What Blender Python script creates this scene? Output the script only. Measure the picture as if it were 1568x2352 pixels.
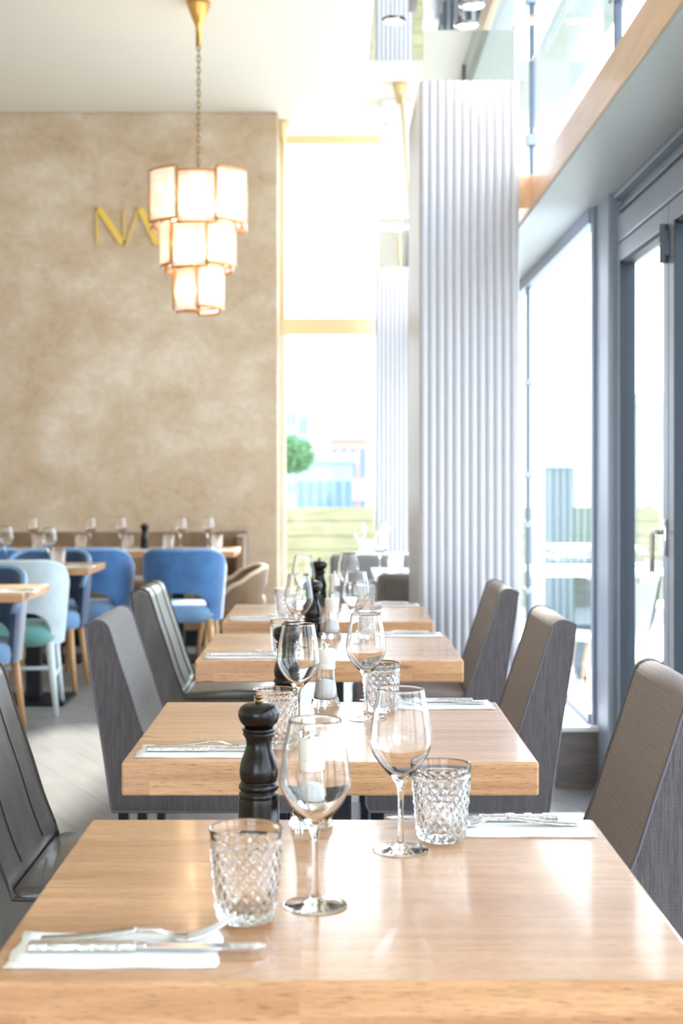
import bpy, bmesh, math, random
from mathutils import Vector, Matrix
random.seed(7)
PI = math.pi
C = bpy.context.scene.collection
for o in list(bpy.data.objects): bpy.data.objects.remove(o)

# ------------------------------------------------------------------ camera, world, lights, exposure
F, VX, VY, HC = 3267.0, 770.0, 1095.0, 1.24
cam = bpy.data.cameras.new('camera'); camo = bpy.data.objects.new('camera', cam); C.objects.link(camo)
camo.location = (0, 0, HC); camo.rotation_euler = (PI/2, 0, 0)
cam.sensor_fit = 'VERTICAL'; cam.sensor_height = 36; cam.lens = 50
cam.shift_x = (784-VX)/2352.0; cam.shift_y = -(1176-VY)/2352.0
cam.clip_start = .05; cam.clip_end = 300
cam.dof.use_dof = True; cam.dof.focus_distance = 2.45; cam.dof.aperture_fstop = 5.6
bpy.context.scene.camera = camo

SKY, SUN, EXPO = 5.2, 11.0, 0.55
w = bpy.data.worlds.new('sky'); bpy.context.scene.world = w; w.use_nodes = True
wn = w.node_tree.nodes; wl = w.node_tree.links
bg = wn['Background']
tc = wn.new('ShaderNodeTexCoord'); sp = wn.new('ShaderNodeSeparateXYZ'); rp = wn.new('ShaderNodeValToRGB')
wl.new(tc.outputs['Generated'], sp.inputs[0]); wl.new(sp.outputs['Z'], rp.inputs[0])
rp.color_ramp.elements[0].position = 0.0; rp.color_ramp.elements[0].color = (.88, .95, 1, 1)
rp.color_ramp.elements[1].position = .6; rp.color_ramp.elements[1].color = (.72, .86, 1, 1)
wl.new(rp.outputs[0], bg.inputs[0]); bg.inputs[1].default_value = SKY

sl = bpy.data.lights.new('sun', 'SUN'); sl.energy = SUN; sl.angle = math.radians(2.5); sl.color = (1, .95, .86)
so = bpy.data.objects.new('sun', sl); C.objects.link(so)
sd = Vector((-.23, -.97, -.56)).normalized()
so.rotation_euler = sd.to_track_quat('-Z', 'Y').to_euler(); so.location = (3, 20, 12)

def portal(loc, rot, sx, sy):
    l = bpy.data.lights.new('window_portal', 'AREA'); l.shape = 'RECTANGLE'; l.size = sx; l.size_y = sy
    l.cycles.is_portal = True
    o = bpy.data.objects.new('window_portal', l); C.objects.link(o); o.location = loc; o.rotation_euler = rot
portal((1.3, .8, 1.15), (0, PI/2, 0), 2.3, 10)           # doors
portal((1.2, 8.6, 1.2), (0, PI/2, 0), 2.2, 5.6)
portal((1.0, 3.7, 3.25), (0, PI/2, 0), 1.6, 15.4)
portal((0.15, 11.6, 2.1), (-PI/2, 0, 0), 1.8, 4.1)
portal((-1.6, -4.2, 1.5), (PI/2, 0, 0), 3.2, 2.4)

vs = bpy.context.scene.view_settings
vs.view_transform = 'Standard'; vs.look = 'None'; vs.exposure = EXPO; vs.gamma = 1; vs.use_curve_mapping = False

# ------------------------------------------------------------------ materials
def srgb(r, g, b):
    f = lambda c: (c/255/12.92) if c/255 <= .04045 else ((c/255+.055)/1.055)**2.4
    return (f(r), f(g), f(b), 1)
def mat(name, col=(.8,.8,.8,1), rough=.5, metal=0, trans=0, ior=1.45, emit=None, es=0, coat=0, spec=None, sheen=0):
    m = bpy.data.materials.new(name); m.use_nodes = True
    b = m.node_tree.nodes['Principled BSDF']
    b.inputs['Base Color'].default_value = col; b.inputs['Roughness'].default_value = rough
    b.inputs['Metallic'].default_value = metal; b.inputs['Transmission Weight'].default_value = trans
    b.inputs['IOR'].default_value = ior; b.inputs['Coat Weight'].default_value = coat; b.inputs['Coat Roughness'].default_value = .08
    b.inputs['Sheen Weight'].default_value = sheen
    if spec is not None: b.inputs['Specular IOR Level'].default_value = spec
    if emit: b.inputs['Emission Color'].default_value = emit; b.inputs['Emission Strength'].default_value = es
    return m
def N(m, t, **k):
    n = m.node_tree.nodes.new(t)
    for a, v in k.items(): setattr(n, a, v)
    return n
def L(m, a, b): m.node_tree.links.new(a, b)
def math_(m, op, a, b=None):
    n = N(m, 'ShaderNodeMath', operation=op)
    for i, v in enumerate((a, b)):
        if v is None: continue
        if isinstance(v, (int, float)): n.inputs[i].default_value = v
        else: L(m, v, n.inputs[i])
    return n.outputs[0]
def noise(m, vec, scale, detail=4, rough=.5, mp=None, dist=0):
    if mp:
        q = N(m, 'ShaderNodeMapping'); q.inputs['Scale'].default_value = mp; L(m, vec, q.inputs[0]); vec = q.outputs[0]
    n = N(m, 'ShaderNodeTexNoise'); n.inputs['Scale'].default_value = scale; n.inputs['Detail'].default_value = detail
    n.inputs['Roughness'].default_value = rough; n.inputs['Distortion'].default_value = dist
    L(m, vec, n.inputs['Vector']); return n.outputs['Fac']
def ramp(m, fac, stops):
    r = N(m, 'ShaderNodeValToRGB'); e = r.color_ramp.elements
    while len(e) < len(stops): e.new(.5)
    for i, (p, c) in enumerate(stops): e[i].position = p; e[i].color = c
    L(m, fac, r.inputs[0]); return r.outputs[0]
def mix(m, fac, a, b, mode='MIX'):
    n = N(m, 'ShaderNodeMix', data_type='RGBA', blend_type=mode)
    for s, v in ((n.inputs[0], fac), (n.inputs[6], a), (n.inputs[7], b)):
        if isinstance(v, (int, float, tuple)): s.default_value = v
        else: L(m, v, s)
    return n.outputs[2]
def bump(m, h, strength, dist=.01):
    b = N(m, 'ShaderNodeBump'); b.inputs['Strength'].default_value = strength; b.inputs['Distance'].default_value = dist
    L(m, h, b.inputs['Height']); L(m, b.outputs[0], m.node_tree.nodes['Principled BSDF'].inputs['Normal'])
def bsdf(m): return m.node_tree.nodes['Principled BSDF']
def ocoord(m): return N(m, 'ShaderNodeTexCoord').outputs['Object']

def wood_mat(name, light, dark, board=.112, layer=-.033, gloss=.22, coat=.35, seams=True):
    m = mat(name, rough=gloss, coat=coat); oc = ocoord(m)
    s = N(m, 'ShaderNodeSeparateXYZ'); L(m, oc, s.inputs[0]); x, y, z = s.outputs
    lay = math_(m, 'LESS_THAN', z, layer)
    iy = math_(m, 'FLOOR', math_(m, 'DIVIDE', math_(m, 'ADD', y, .013), board))
    ix = math_(m, 'MULTIPLY', lay, math_(m, 'FLOOR', math_(m, 'DIVIDE', math_(m, 'ADD', x, .045), .265)))
    cb = N(m, 'ShaderNodeCombineXYZ'); L(m, iy, cb.inputs[0]); L(m, lay, cb.inputs[1]); L(m, ix, cb.inputs[2])
    oi = N(m, 'ShaderNodeObjectInfo')
    wv = N(m, 'ShaderNodeVectorMath', operation='ADD'); L(m, cb.outputs[0], wv.inputs[0])
    L(m, oi.outputs['Location'], wv.inputs[1])
    wn_ = N(m, 'ShaderNodeTexWhiteNoise'); L(m, cb.outputs[0], wn_.inputs['Vector'])
    rnd = wn_.outputs['Value']
    off = N(m, 'ShaderNodeVectorMath', operation='MULTIPLY_ADD')
    L(m, wn_.outputs['Color'], off.inputs[0]); off.inputs[1].default_value = (3, 3, 3); L(m, oc, off.inputs[2])
    wv2 = N(m, 'ShaderNodeVectorMath', operation='ADD'); L(m, off.outputs[0], wv2.inputs[0]); L(m, oi.outputs['Location'], wv2.inputs[1])
    v = wv2.outputs[0]
    g1 = noise(m, v, 1.5, 5, .6, (1.2, 16, 22), 1.2)
    g2 = noise(m, v, 6, 6, .7, (2.5, 60, 70))
    g3 = noise(m, v, 30, 3, .5, (1.5, 30, 30))
    col = ramp(m, g1, [(.3, dark), (.68, light)])
    col = mix(m, .35, col, ramp(m, g2, [(.35, dark), (.6, light)]))
    pore = ramp(m, g3, [(.33, (.42, .36, .32, 1)), (.42, (1, 1, 1, 1))])
    col = mix(m, .85, col, pore, 'MULTIPLY')
    tint = ramp(m, rnd, [(0, (.70, .64, .60, 1)), (1, (1.0, 1.0, 1.0, 1))])
    col = mix(m, 1.0, col, tint, 'MULTIPLY')
    # knots
    vo = N(m, 'ShaderNodeTexVoronoi'); vo.inputs['Scale'].default_value = 1.0
    q = N(m, 'ShaderNodeMapping'); q.inputs['Scale'].default_value = (3.2, 9, 13); L(m, v, q.inputs[0]); L(m, q.outputs[0], vo.inputs['Vector'])
    kn = ramp(m, vo.outputs['Distance'], [(.03, (.42, .33, .25, 1)), (.11, (1, 1, 1, 1))])
    col = mix(m, .8, col, kn, 'MULTIPLY')
    if seams:
        fy = math_(m, 'FRACT', math_(m, 'DIVIDE', math_(m, 'ADD', y, .013), board))
        sy = math_(m, 'LESS_THAN', fy, .012)
        col = mix(m, math_(m, 'MULTIPLY', sy, .45), col, (.25, .15, .08, 1))
    L(m, col, bsdf(m).inputs['Base Color'])
    bump(m, g2, .12, .002)
    return m
M = {}
M['oak'] = wood_mat('oiled_oak', srgb(232, 182, 136), srgb(192, 136, 92), gloss=.27)
M['oak_far'] = wood_mat('oak_far', srgb(216, 168, 122), srgb(186, 134, 92), gloss=.35, coat=.1)

m = mat('fluted_paint', srgb(210, 208, 216), .4); M['flute'] = m
M['whitepaint'] = mat('white_paint', srgb(238, 238, 236), .5)
M['ceiling'] = mat('ceiling_paint', srgb(238, 230, 218), .8)
M['overhang'] = mat('overhang_panel', srgb(150, 156, 152), .7)
M['cream'] = mat('cream_paint', srgb(236, 222, 196), .6)
M['gold'] = mat('gold_paint', srgb(232, 206, 158), .4, .15)
M['brass'] = mat('brass', srgb(205, 160, 90), .3, 1)
M['copper'] = mat('copper_gold_frame', srgb(206, 146, 84), .35, .5)
M['chain'] = mat('aged_brass', srgb(140, 112, 74), .35, 1)
M['goldleaf'] = mat('gold_letter', srgb(236, 198, 96), .35, .45)
M['mirror'] = mat('mirror', (.88, .88, .87, 1), .015, 1)
M['chrome'] = mat('chrome', (.82, .82, .84, 1), .08, 1)
M['alu'] = mat('grey_aluminium', srgb(150, 158, 170), .38, .3)
M['alu_dark'] = mat('dark_aluminium', srgb(92, 102, 116), .4, .3)
M['gasket'] = mat('black_gasket', srgb(22, 32, 42), .5)
M['soffit'] = mat('soffit_panel', srgb(176, 178, 176), .45)
M['blackmetal'] = mat('black_metal', srgb(26, 28, 34), .4, .4)
M['teal'] = mat('teal_metal', srgb(40, 66, 82), .5)
M['paper'] = mat('white_napkin', srgb(244, 242, 240), .85)
M['blackwood'] = mat('black_lacquer', srgb(14, 12, 12), .26, coat=.12, spec=.4)
M['whiteplastic'] = mat('white_lacquer', srgb(240, 238, 234), .35)
M['salt'] = mat('salt', srgb(245, 245, 245), .9)
M['glass'] = mat('clear_glass', (1, 1, 1, 1), 0, trans=1, ior=1.42)
M['thinglass'] = mat('thin_crystal', (1, 1, 1, 1), 0, trans=1, ior=1.34)
M['acrylic'] = mat('acrylic', (.98, .99, 1, 1), .02, trans=1, ior=1.42)
M['bulb'] = mat('lamp_bulb', (1, .8, .5, 1), .5, emit=(1, .72, .42, 1), es=16)
M['down'] = mat('downlight_lens', (1, .9, .7, 1), .5, emit=(1, .78, .5, 1), es=14)

m = mat('steel_cutlery', (.72, .72, .74, 1), .14, 1); M['steel'] = m
m = mat('patterned_steel', (.66, .64, .62, 1), .2, 1); oc = ocoord(m)
bump(m, noise(m, oc, 260, 2, .5), .8, .0015); M['steel_pat'] = m

def pane_mat(name, tint=(.97, .99, 1, 1), refl=1.0):
    m = bpy.data.materials.new(name); m.use_nodes = True; nt = m.node_tree
    nt.nodes.clear()
    out = N(m, 'ShaderNodeOutputMaterial'); t = N(m, 'ShaderNodeBsdfTransparent'); g = N(m, 'ShaderNodeBsdfGlossy')
    t.inputs[0].default_value = tint; g.inputs['Roughness'].default_value = .0; g.inputs['Color'].default_value = (1, 1, 1, 1)
    fr = N(m, 'ShaderNodeFresnel'); fr.inputs[0].default_value = 1.45
    mx = N(m, 'ShaderNodeMixShader'); L(m, math_(m, 'MULTIPLY', fr.outputs[0], refl), mx.inputs[0])
    L(m, t.outputs[0], mx.inputs[1]); L(m, g.outputs[0], mx.inputs[2]); L(m, mx.outputs[0], out.inputs[0])
    return m
M['pane'] = pane_mat('window_glass', refl=.24)

# ribbed lamp glass: lets light through softly
m = bpy.data.materials.new('ribbed_lamp_glass'); m.use_nodes = True; m.node_tree.nodes.clear()
out = N(m, 'ShaderNodeOutputMaterial'); a = N(m, 'ShaderNodeBsdfTransparent'); b = N(m, 'ShaderNodeBsdfTranslucent')
g = N(m, 'ShaderNodeBsdfGlossy'); g.inputs['Roughness'].default_value = .1
b.inputs[0].default_value = (1, .97, .94, 1); a.inputs[0].default_value = (1, .98, .96, 1)
x1 = N(m, 'ShaderNodeMixShader'); x1.inputs[0].default_value = .32; L(m, a.outputs[0], x1.inputs[1]); L(m, b.outputs[0], x1.inputs[2])
x2 = N(m, 'ShaderNodeMixShader'); x2.inputs[0].default_value = .22; L(m, x1.outputs[0], x2.inputs[1]); L(m, g.outputs[0], x2.inputs[2])
L(m, x2.outputs[0], out.inputs[0]); M['lampglass'] = m

# plaster wall
m = mat('mottled_plaster', rough=.75); oc = ocoord(m)
n1 = noise(m, oc, .8, 9, .68, (1, 1, 1), .35); n2 = noise(m, oc, 2.4, 10, .74, (1, 1, 1.3), .3); n3 = noise(m, oc, 18, 5, .65)
c1 = ramp(m, n1, [(.34, srgb(168, 140, 110)), (.5, srgb(194, 170, 142)), (.66, srgb(216, 200, 178))])
c2 = ramp(m, n2, [(.36, srgb(170, 142, 112)), (.52, srgb(198, 176, 150)), (.66, srgb(224, 214, 200))])
col = mix(m, .55, c1, c2); col = mix(m, .12, col, ramp(m, n3, [(.3, srgb(150, 120, 90)), (.7, srgb(235, 225, 208))]))
L(m, col, bsdf(m).inputs['Base Color']); bump(m, n2, .25, .02); M['plaster'] = m

# floor: grey wood-look planks
m = mat('grey_plank_floor', rough=.36); oc = ocoord(m)
q = N(m, 'ShaderNodeMapping'); q.inputs['Rotation'].default_value = (0, 0, math.radians(62)); L(m, oc, q.inputs[0])
br = N(m, 'ShaderNodeTexBrick'); L(m, q.outputs[0], br.inputs['Vector'])
br.inputs['Scale'].default_value = 1; br.inputs['Brick Width'].default_value = 1.4; br.inputs['Row Height'].default_value = .22
br.inputs['Mortar Size'].default_value = .003; br.inputs['Color1'].default_value = srgb(156, 153, 150); br.inputs['Color2'].default_value = srgb(132, 129, 127)
br.inputs['Mortar'].default_value = srgb(110, 106, 104)
gn = noise(m, q.outputs[0], 3, 6, .65, (1, 9, 1), .6)
L(m, mix(m, .7, br.outputs['Color'], ramp(m, gn, [(.3, (.72, .71, .7, 1)), (.7, (1.05, 1.04, 1.02, 1))]), 'MULTIPLY'), bsdf(m).inputs['Base Color'])
bump(m, gn, .1, .004); M['floor'] = m

# taupe wood plinth
m = mat('taupe_wood', rough=.45); oc = ocoord(m)
gn = noise(m, oc, 4, 6, .6, (1, 1, 12), .4)
L(m, ramp(m, gn, [(.3, srgb(96, 88, 84)), (.7, srgb(124, 114, 108))]), bsdf(m).inputs['Base Color']); M['taupe'] = m
# beam fascia wood
m = mat('warm_beam_wood', rough=.32, coat=.2); oc = ocoord(m)
gn = noise(m, oc, 2.5, 6, .6, (12, 1, 9), .5)
L(m, ramp(m, gn, [(.3, srgb(222, 176, 134)), (.7, srgb(238, 200, 160))]), bsdf(m).inputs['Base Color']); M['beam'] = m
# chair fabrics
def fabric(name, ca, cb, sc=(900, 900, 900), streak=True, rough=.9, sheen=.15, weave_w=.35):
    m = mat(name, rough=rough, sheen=sheen); oc = ocoord(m)
    wv = N(m, 'ShaderNodeTexWave', wave_type='BANDS', bands_direction='X'); wv.inputs['Scale'].default_value = 95; wv.inputs['Distortion'].default_value = 1.5; wv.inputs['Detail'].default_value = 1
    wz = N(m, 'ShaderNodeTexWave', wave_type='BANDS', bands_direction='Z'); wz.inputs['Scale'].default_value = 95; wz.inputs['Distortion'].default_value = 1.5
    L(m, oc, wv.inputs['Vector']); L(m, oc, wz.inputs['Vector'])
    weave = math_(m, 'MULTIPLY', wv.outputs['Fac'], wz.outputs['Fac'])
    n1 = noise(m, oc, 16, 6, .75, (14, 14, .9)); n2 = noise(m, oc, 700, 2, .5)
    f = math_(m, 'ADD', math_(m, 'MULTIPLY', n1, .75 if streak else .35), math_(m, 'MULTIPLY', weave, weave_w))
    f = math_(m, 'ADD', f, math_(m, 'MULTIPLY', n2, .15))
    L(m, ramp(m, f, [(.3, ca), (.75, cb)]), bsdf(m).inputs['Base Color'])
    bump(m, weave, .5, .0015)
    return m
M['tweed'] = fabric('shaded_tweed', srgb(52, 46, 49), srgb(116, 108, 110))  # chair cloth in its shaded tone, darkened in colour for the sides
M['mocha'] = fabric('lit_tweed', srgb(118, 102, 98), srgb(162, 145, 140), weave_w=.1)  # same tweed in its lit tone, for backrest and seat
M['greyfab'] = fabric('grey_fabric', srgb(104, 98, 98), srgb(152, 145, 143), weave_w=.12)  # row chair: lit tone of the tweed; armchairs: plain grey cloth
m = mat('dark_leather', rough=.32, coat=.3); oc = ocoord(m)
n1 = noise(m, oc, 5, 6, .6, (3, 3, 1)); n2 = noise(m, oc, 120, 3, .5)
L(m, ramp(m, n1, [(.3, srgb(62, 56, 53)), (.7, srgb(94, 86, 81))]), bsdf(m).inputs['Base Color']); bump(m, n2, .15, .002); M['leather'] = m
M['thread'] = mat('thread', srgb(62, 52, 48), .8)
M['piping'] = mat('edge_piping', srgb(104, 100, 106), .85)
def velvet(name, a, b):
    m = mat(name, rough=.8, sheen=.35); oc = ocoord(m)
    L(m, ramp(m, noise(m, oc, 6, 5, .6), [(.3, a), (.7, b)]), bsdf(m).inputs['Base Color']); return m
M['blue'] = velvet('blue_velvet', srgb(46, 86, 136), srgb(74, 120, 168))
M['bluelight'] = velvet('pale_blue_velvet', srgb(98, 134, 174), srgb(130, 162, 196))
M['navy'] = velvet('navy_velvet', srgb(40, 56, 82), srgb(62, 84, 116))
M['paleupholstery'] = velvet('pale_grey_velvet', srgb(178, 190, 196), srgb(204, 214, 218))
M['mint'] = velvet('mint_velvet', srgb(92, 150, 146), srgb(124, 178, 172))
M['brown'] = velvet('brown_velvet', srgb(108, 84, 62), srgb(140, 112, 84))
M['tanvelvet'] = velvet('tan_velvet', srgb(186, 160, 128), srgb(214, 190, 160))
M['oakleg'] = mat('oak_leg', srgb(196, 150, 106), .45)
M['paleleg'] = mat('pale_painted_leg', srgb(214, 220, 222), .45)
# outside
m = mat('pale_fence_boards', rough=.8); oc = ocoord(m)
gn = noise(m, oc, 3, 5, .6, (1, 1, 8))
L(m, ramp(m, gn, [(.3, srgb(124, 124, 98)), (.7, srgb(156, 154, 124))]), bsdf(m).inputs['Base Color']); M['fence'] = m
M['leaf'] = mat('leaves', srgb(70, 112, 60), .7)
M['bark'] = mat('bark', srgb(84, 70, 56), .9)
M['bldblue'] = mat('blue_grey_facade', srgb(122, 150, 180), .7)
M['bldred'] = mat('pale_red_facade', srgb(176, 128, 116), .7)
M['bldgrey'] = mat('grey_facade', srgb(130, 142, 150), .7)
M['bldwin'] = mat('dark_building_glass', srgb(84, 104, 126), .2)
M['terrace'] = mat('pale_terrace_paving', srgb(176, 178, 174), .6)
M['ribgrey'] = mat('reflected_flutes', srgb(112, 130, 132), .55)  # tone of the column flutes as reflected in the glass

# ------------------------------------------------------------------ mesh helpers
def link_mesh(name, bm, material, parent=None, smooth=True, loc=None, recalc=True):
    if recalc: bmesh.ops.recalc_face_normals(bm, faces=bm.faces[:])
    me = bpy.data.meshes.new(name); bm.to_mesh(me); bm.free()
    if smooth:
        me.shade_smooth()
    o = bpy.data.objects.new(name, me); C.objects.link(o)
    me.materials.append(material if not isinstance(material, str) else M[material])
    if parent: o.parent = parent
    if loc: o.location = loc
    return o
def NB(): return bmesh.new()
def box(bm, x0, x1, y0, y1, z0, z1, bev=0, seg=2):
    r = bmesh.ops.create_cube(bm, size=1)
    vsx = r['verts']
    for v in vsx:
        v.co = Vector(((x0+x1)/2+v.co.x*(x1-x0), (y0+y1)/2+v.co.y*(y1-y0), (z0+z1)/2+v.co.z*(z1-z0)))
    if bev:
        ed = list({e for v in vsx for e in v.link_edges})
        bmesh.ops.bevel(bm, geom=ed, offset=bev, segments=seg, profile=.5, affect='EDGES')
def lathe(bm, prof, seg=40, cx=0, cy=0, mod=None, closed=False):
    rings = []
    for i, (r, z) in enumerate(prof):
        if r < 1e-6: rings.append([bm.verts.new((cx, cy, z))])
        else:
            ring = []
            for k in range(seg):
                t = 2*PI*k/seg; rr = r+(mod(t, z, i) if mod else 0)
                ring.append(bm.verts.new((cx+rr*math.cos(t), cy+rr*math.sin(t), z)))
            rings.append(ring)
    n = len(rings)
    for i in range(n if closed else n-1):
        a, b = rings[i], rings[(i+1) % n]
        for k in range(seg):
            k2 = (k+1) % seg
            if len(a) == 1 and len(b) == 1: break
            if len(a) == 1: bm.faces.new((a[0], b[k], b[k2]))
            elif len(b) == 1: bm.faces.new((a[k], a[k2], b[0]))
            else: bm.faces.new((a[k], a[k2], b[k2], b[k]))
def tube(bm, pts, rad, seg=8, cap=True, closed=False):
    pts = [Vector(p) for p in pts]; n = len(pts)
    rads = rad if isinstance(rad, (list, tuple)) else [rad]*n
    rings = []; up = None
    for i, p in enumerate(pts):
        if closed: t = pts[(i+1) % n]-pts[i-1]
        else: t = pts[min(i+1, n-1)]-pts[max(i-1, 0)]
        t.normalize()
        if up is None: up = Vector((0, 0, 1)) if abs(t.z) < .9 else Vector((1, 0, 0))
        a = t.cross(up); a.normalize(); b = a.cross(t); up = b
        rings.append([bm.verts.new(p+a*rads[i]*math.cos(2*PI*k/seg)+b*rads[i]*math.sin(2*PI*k/seg)) for k in range(seg)])
    for i in range(n if closed else n-1):
        A, B = rings[i], rings[(i+1) % n]
        for k in range(seg): bm.faces.new((A[k], A[(k+1) % seg], B[(k+1) % seg], B[k]))
    if cap and not closed:
        bm.faces.new(rings[0][::-1]); bm.faces.new(rings[-1])
def prism(bm, poly, y0, y1, bev=0, seg=3):
    """polygon of (x, z) extruded along y"""
    a = [bm.verts.new((x, y0, z)) for x, z in poly]; b = [bm.verts.new((x, y1, z)) for x, z in poly]
    n = len(poly); f0 = bm.faces.new(a); f1 = bm.faces.new(b[::-1])
    for i in range(n): bm.faces.new((a[i], b[i], b[(i+1) % n], a[(i+1) % n]))
    if bev:
        ed = list(f0.edges)+list(f1.edges)
        bmesh.ops.bevel(bm, geom=ed, offset=bev, segments=seg, profile=.5, affect='EDGES')
def plan(bm, poly, z0, z1):
    a = [bm.verts.new((x, y, z0)) for x, y in poly]; b = [bm.verts.new((x, y, z1)) for x, y in poly]
    n = len(poly); bm.faces.new(a); bm.faces.new(b[::-1])
    for i in range(n): bm.faces.new((a[i], b[i], b[(i+1) % n], a[(i+1) % n]))
def catmull(pts, n=6):
    out = []; P_ = [pts[0]]+list(pts)+[pts[-1]]
    for i in range(1, len(P_)-2):
        p0, p1, p2, p3 = [Vector(q) for q in P_[i-1:i+3]]
        for k in range(n):
            t = k/n
            out.append(tuple(.5*((2*p1)+(-p0+p2)*t+(2*p0-5*p1+4*p2-p3)*t*t+(-p0+3*p1-3*p2+p3)*t**3)))
    out.append(tuple(pts[-1])); return out
def autos(o, ang=35):
    """flat where sharp: mark sharp edges above an angle"""
    bm = bmesh.new(); bm.from_mesh(o.data)
    for e in bm.edges:
        if len(e.link_faces) == 2 and e.calc_face_angle(0) > math.radians(ang): e.smooth = False
    bm.to_mesh(o.data); bm.free(); return o

def thing(name, label, cat, loc=(0, 0, 0), rz=0, group=None):
    o = bpy.data.objects.new(name, None); C.objects.link(o); o.empty_display_size = .1
    o.location = loc; o.rotation_euler = (0, 0, rz); o['label'] = label; o['category'] = cat
    if group: o['group'] = group
    return o
def tag(o, label, cat, group=None):
    o['label'] = label; o['category'] = cat
    if group: o['group'] = group
    return o
def dup(root, loc, rz, label, group=None):
    r = root.copy(); C.objects.link(r); r.location = loc; r.rotation_euler = (0, 0, rz); r['label'] = label
    if group: r['group'] = group
    for ch in list(root.children):
        c = ch.copy(); C.objects.link(c); c.parent = r
        for gch in ch.children:
            d = gch.copy(); C.objects.link(d); d.parent = c
    return r
class Proto:
    """first placement moves the built thing itself, later ones copy it"""
    def __init__(s, root): s.root = root; s.used = False
    def put(s, loc, rz, label, group=None):
        if not s.used:
            s.used = True; r = s.root; r.location = loc; r.rotation_euler = (0, 0, rz); r['label'] = label
            if group: r['group'] = group
            return r
        return dup(s.root, loc, rz, label, group)
def struct(name, bm, m, parent=None, smooth=False, loc=None, **k):
    o = link_mesh(name, bm, m, parent, smooth, loc)
    if not parent: o['kind'] = 'structure'
    return o
def sroot(name, loc=(0, 0, 0)):
    o = bpy.data.objects.new(name, None); C.objects.link(o); o.location = loc; o['kind'] = 'structure'; return o
def PX(px, d): return (px-VX)/F*d
def PZ(py, d): return HC-(py-VY)/F*d

ZC, YW, YG, YB = 4.06, 11.0, 11.4, -4.0      # ceiling height, plaster wall, back glazing, rear end
XL, XG, XU = -6.0, 1.04, .88                 # left wall, lower glazing, upper glazing

# ------------------------------------------------------------------ room shell
b = NB(); box(b, XL, 1.16, YB, YG+.1, -.1, 0); struct('floor', b, 'floor')
b = NB(); box(b, XL, XU+.05, YB, YG+.1, ZC, ZC+.2); struct('ceiling', b, 'ceiling')
b = NB(); box(b, XL, -.445, YW, YG+.12, 0, ZC, .012); struct('wall_back', b, 'plaster', smooth=False)
b = NB(); box(b, XL-.2, XL, YB, YG+.1, 0, ZC); struct('wall_left', b, 'cream')
b = NB(); box(b, XL, -3.2, YB-.2, YB, 0, ZC); box(b, 0, XU, YB-.2, YB, 0, ZC); box(b, -3.2, 0, YB-.2, YB, 2.7, ZC); box(b, -3.2, 0, YB-.2, YB, 0, .25)
struct('wall_front', b, 'cream')
wf = sroot('unseen_rear_window', (0, YB-.1, 0))  # unseen window behind the camera, opening sized for the light it lets in
b = NB(); 
for x in (-3.2, -1.63, -.06): box(b, x, x+.06, -.04, .04, .25, 2.7)
struct('window_frame', b, 'alu', wf)
b = NB(); box(b, -3.15, -.05, -.004, .004, .25, 2.7); struct('glass_pane', b, 'pane', wf)

# back window (window_1)
wr = sroot('window_1', (0, YG, 0))
b = NB(); box(b, -.445, .95, -.04, .04, 3.90, 3.975, .004); struct('top_rail', b, 'gold', wr)
b = NB(); box(b, -.445, .95, -.06, .05, 2.374, 2.507, .004); struct('transom', b, 'gold', wr)
b = NB(); box(b, -.445, -.40, -.05, .05, 0, 3.9, .004); struct('side_jamb', b, 'cream', wr)
b = NB(); box(b, -.445, .95, -.04, .05, 0, .06, .004); struct('bottom_rail', b, 'alu', wr)
b = NB(); box(b, -.40, .95, -.004, .004, .06, 2.374); struct('lower_pane', b, 'pane', wr)
b = NB(); box(b, -.40, .95, -.004, .004, 2.507, 3.90); struct('upper_pane', b, 'pane', wr)
b = NB(); box(b, .95, 1.08, -.06, .06, 0, 2.34, .004); struct('corner_post', b, 'alu', wr)

def tie_rod(label, top, bot, r=.015):
    t = thing('tie_rod', label, 'tie rod', top)
    b = NB(); lathe(b, [(0, 0), (.055, 0), (.055, -.03), (.045, -.06), (.03, -.13), (.02, -.15), (0, -.15)], 24)
    link_mesh('end_cap', b, 'gold', t)
    b = NB(); v = Vector(bot)-Vector(top); tube(b, [v.normalized()*.1, v], r*.75, 12); link_mesh('rod', b, 'gold', t)
tie_rod('gold vertical rod hanging from ceiling to transom beside the plaster wall', (PX(650, YG-.12), YG-.12, ZC), (PX(650, YG-.12), YG-.12, 2.50))
tie_rod('gold slanted rod from ceiling running down behind the big fluted column', (PX(919, 10.2), 10.2, ZC), (PX(955, 9.6), 9.6, 2.47))

# beam, soffit
b = NB(); box(b, .80, .83, YB, 5.80, 2.335, 2.47, .003); box(b, .735, .83, 5.80, YG, 2.335, 2.47, .003)
struct('trim_1', b, 'beam')
b = NB(); box(b, .83, 1.14, YB, YG+.02, 2.335, 2.46); box(b, .80, 1.09, YB, YG+.02, 2.322, 2.3345, .002)
struct('trim_2', b, 'soffit')
# upper glazing
wr = sroot('window_2', (XU, 0, 0))
b = NB(); box(b, -.004, .004, YB, YG, 2.47, ZC); struct('glass_pane', b, 'pane', wr)
for y in (-1.4, 1.5, 4.43, 6.37, 9.0):
    b = NB(); box(b, -.012, .012, y-.008, y+.008, 2.47, ZC, .002); struct('glass_joint', b, 'alu_dark', wr)
    for z in (2.72, 3.6):
        b = NB(); box(b, -.025, .025, y-.03, y+.03, z, z+.05, .004); struct('patch_fitting', b, 'alu', wr)
b = NB(); box(b, XU+.05, 1.65, YB-2, YG+2, 3.93, 4.1); struct('trim_3', b, 'overhang')     # roof overhang outside

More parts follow.
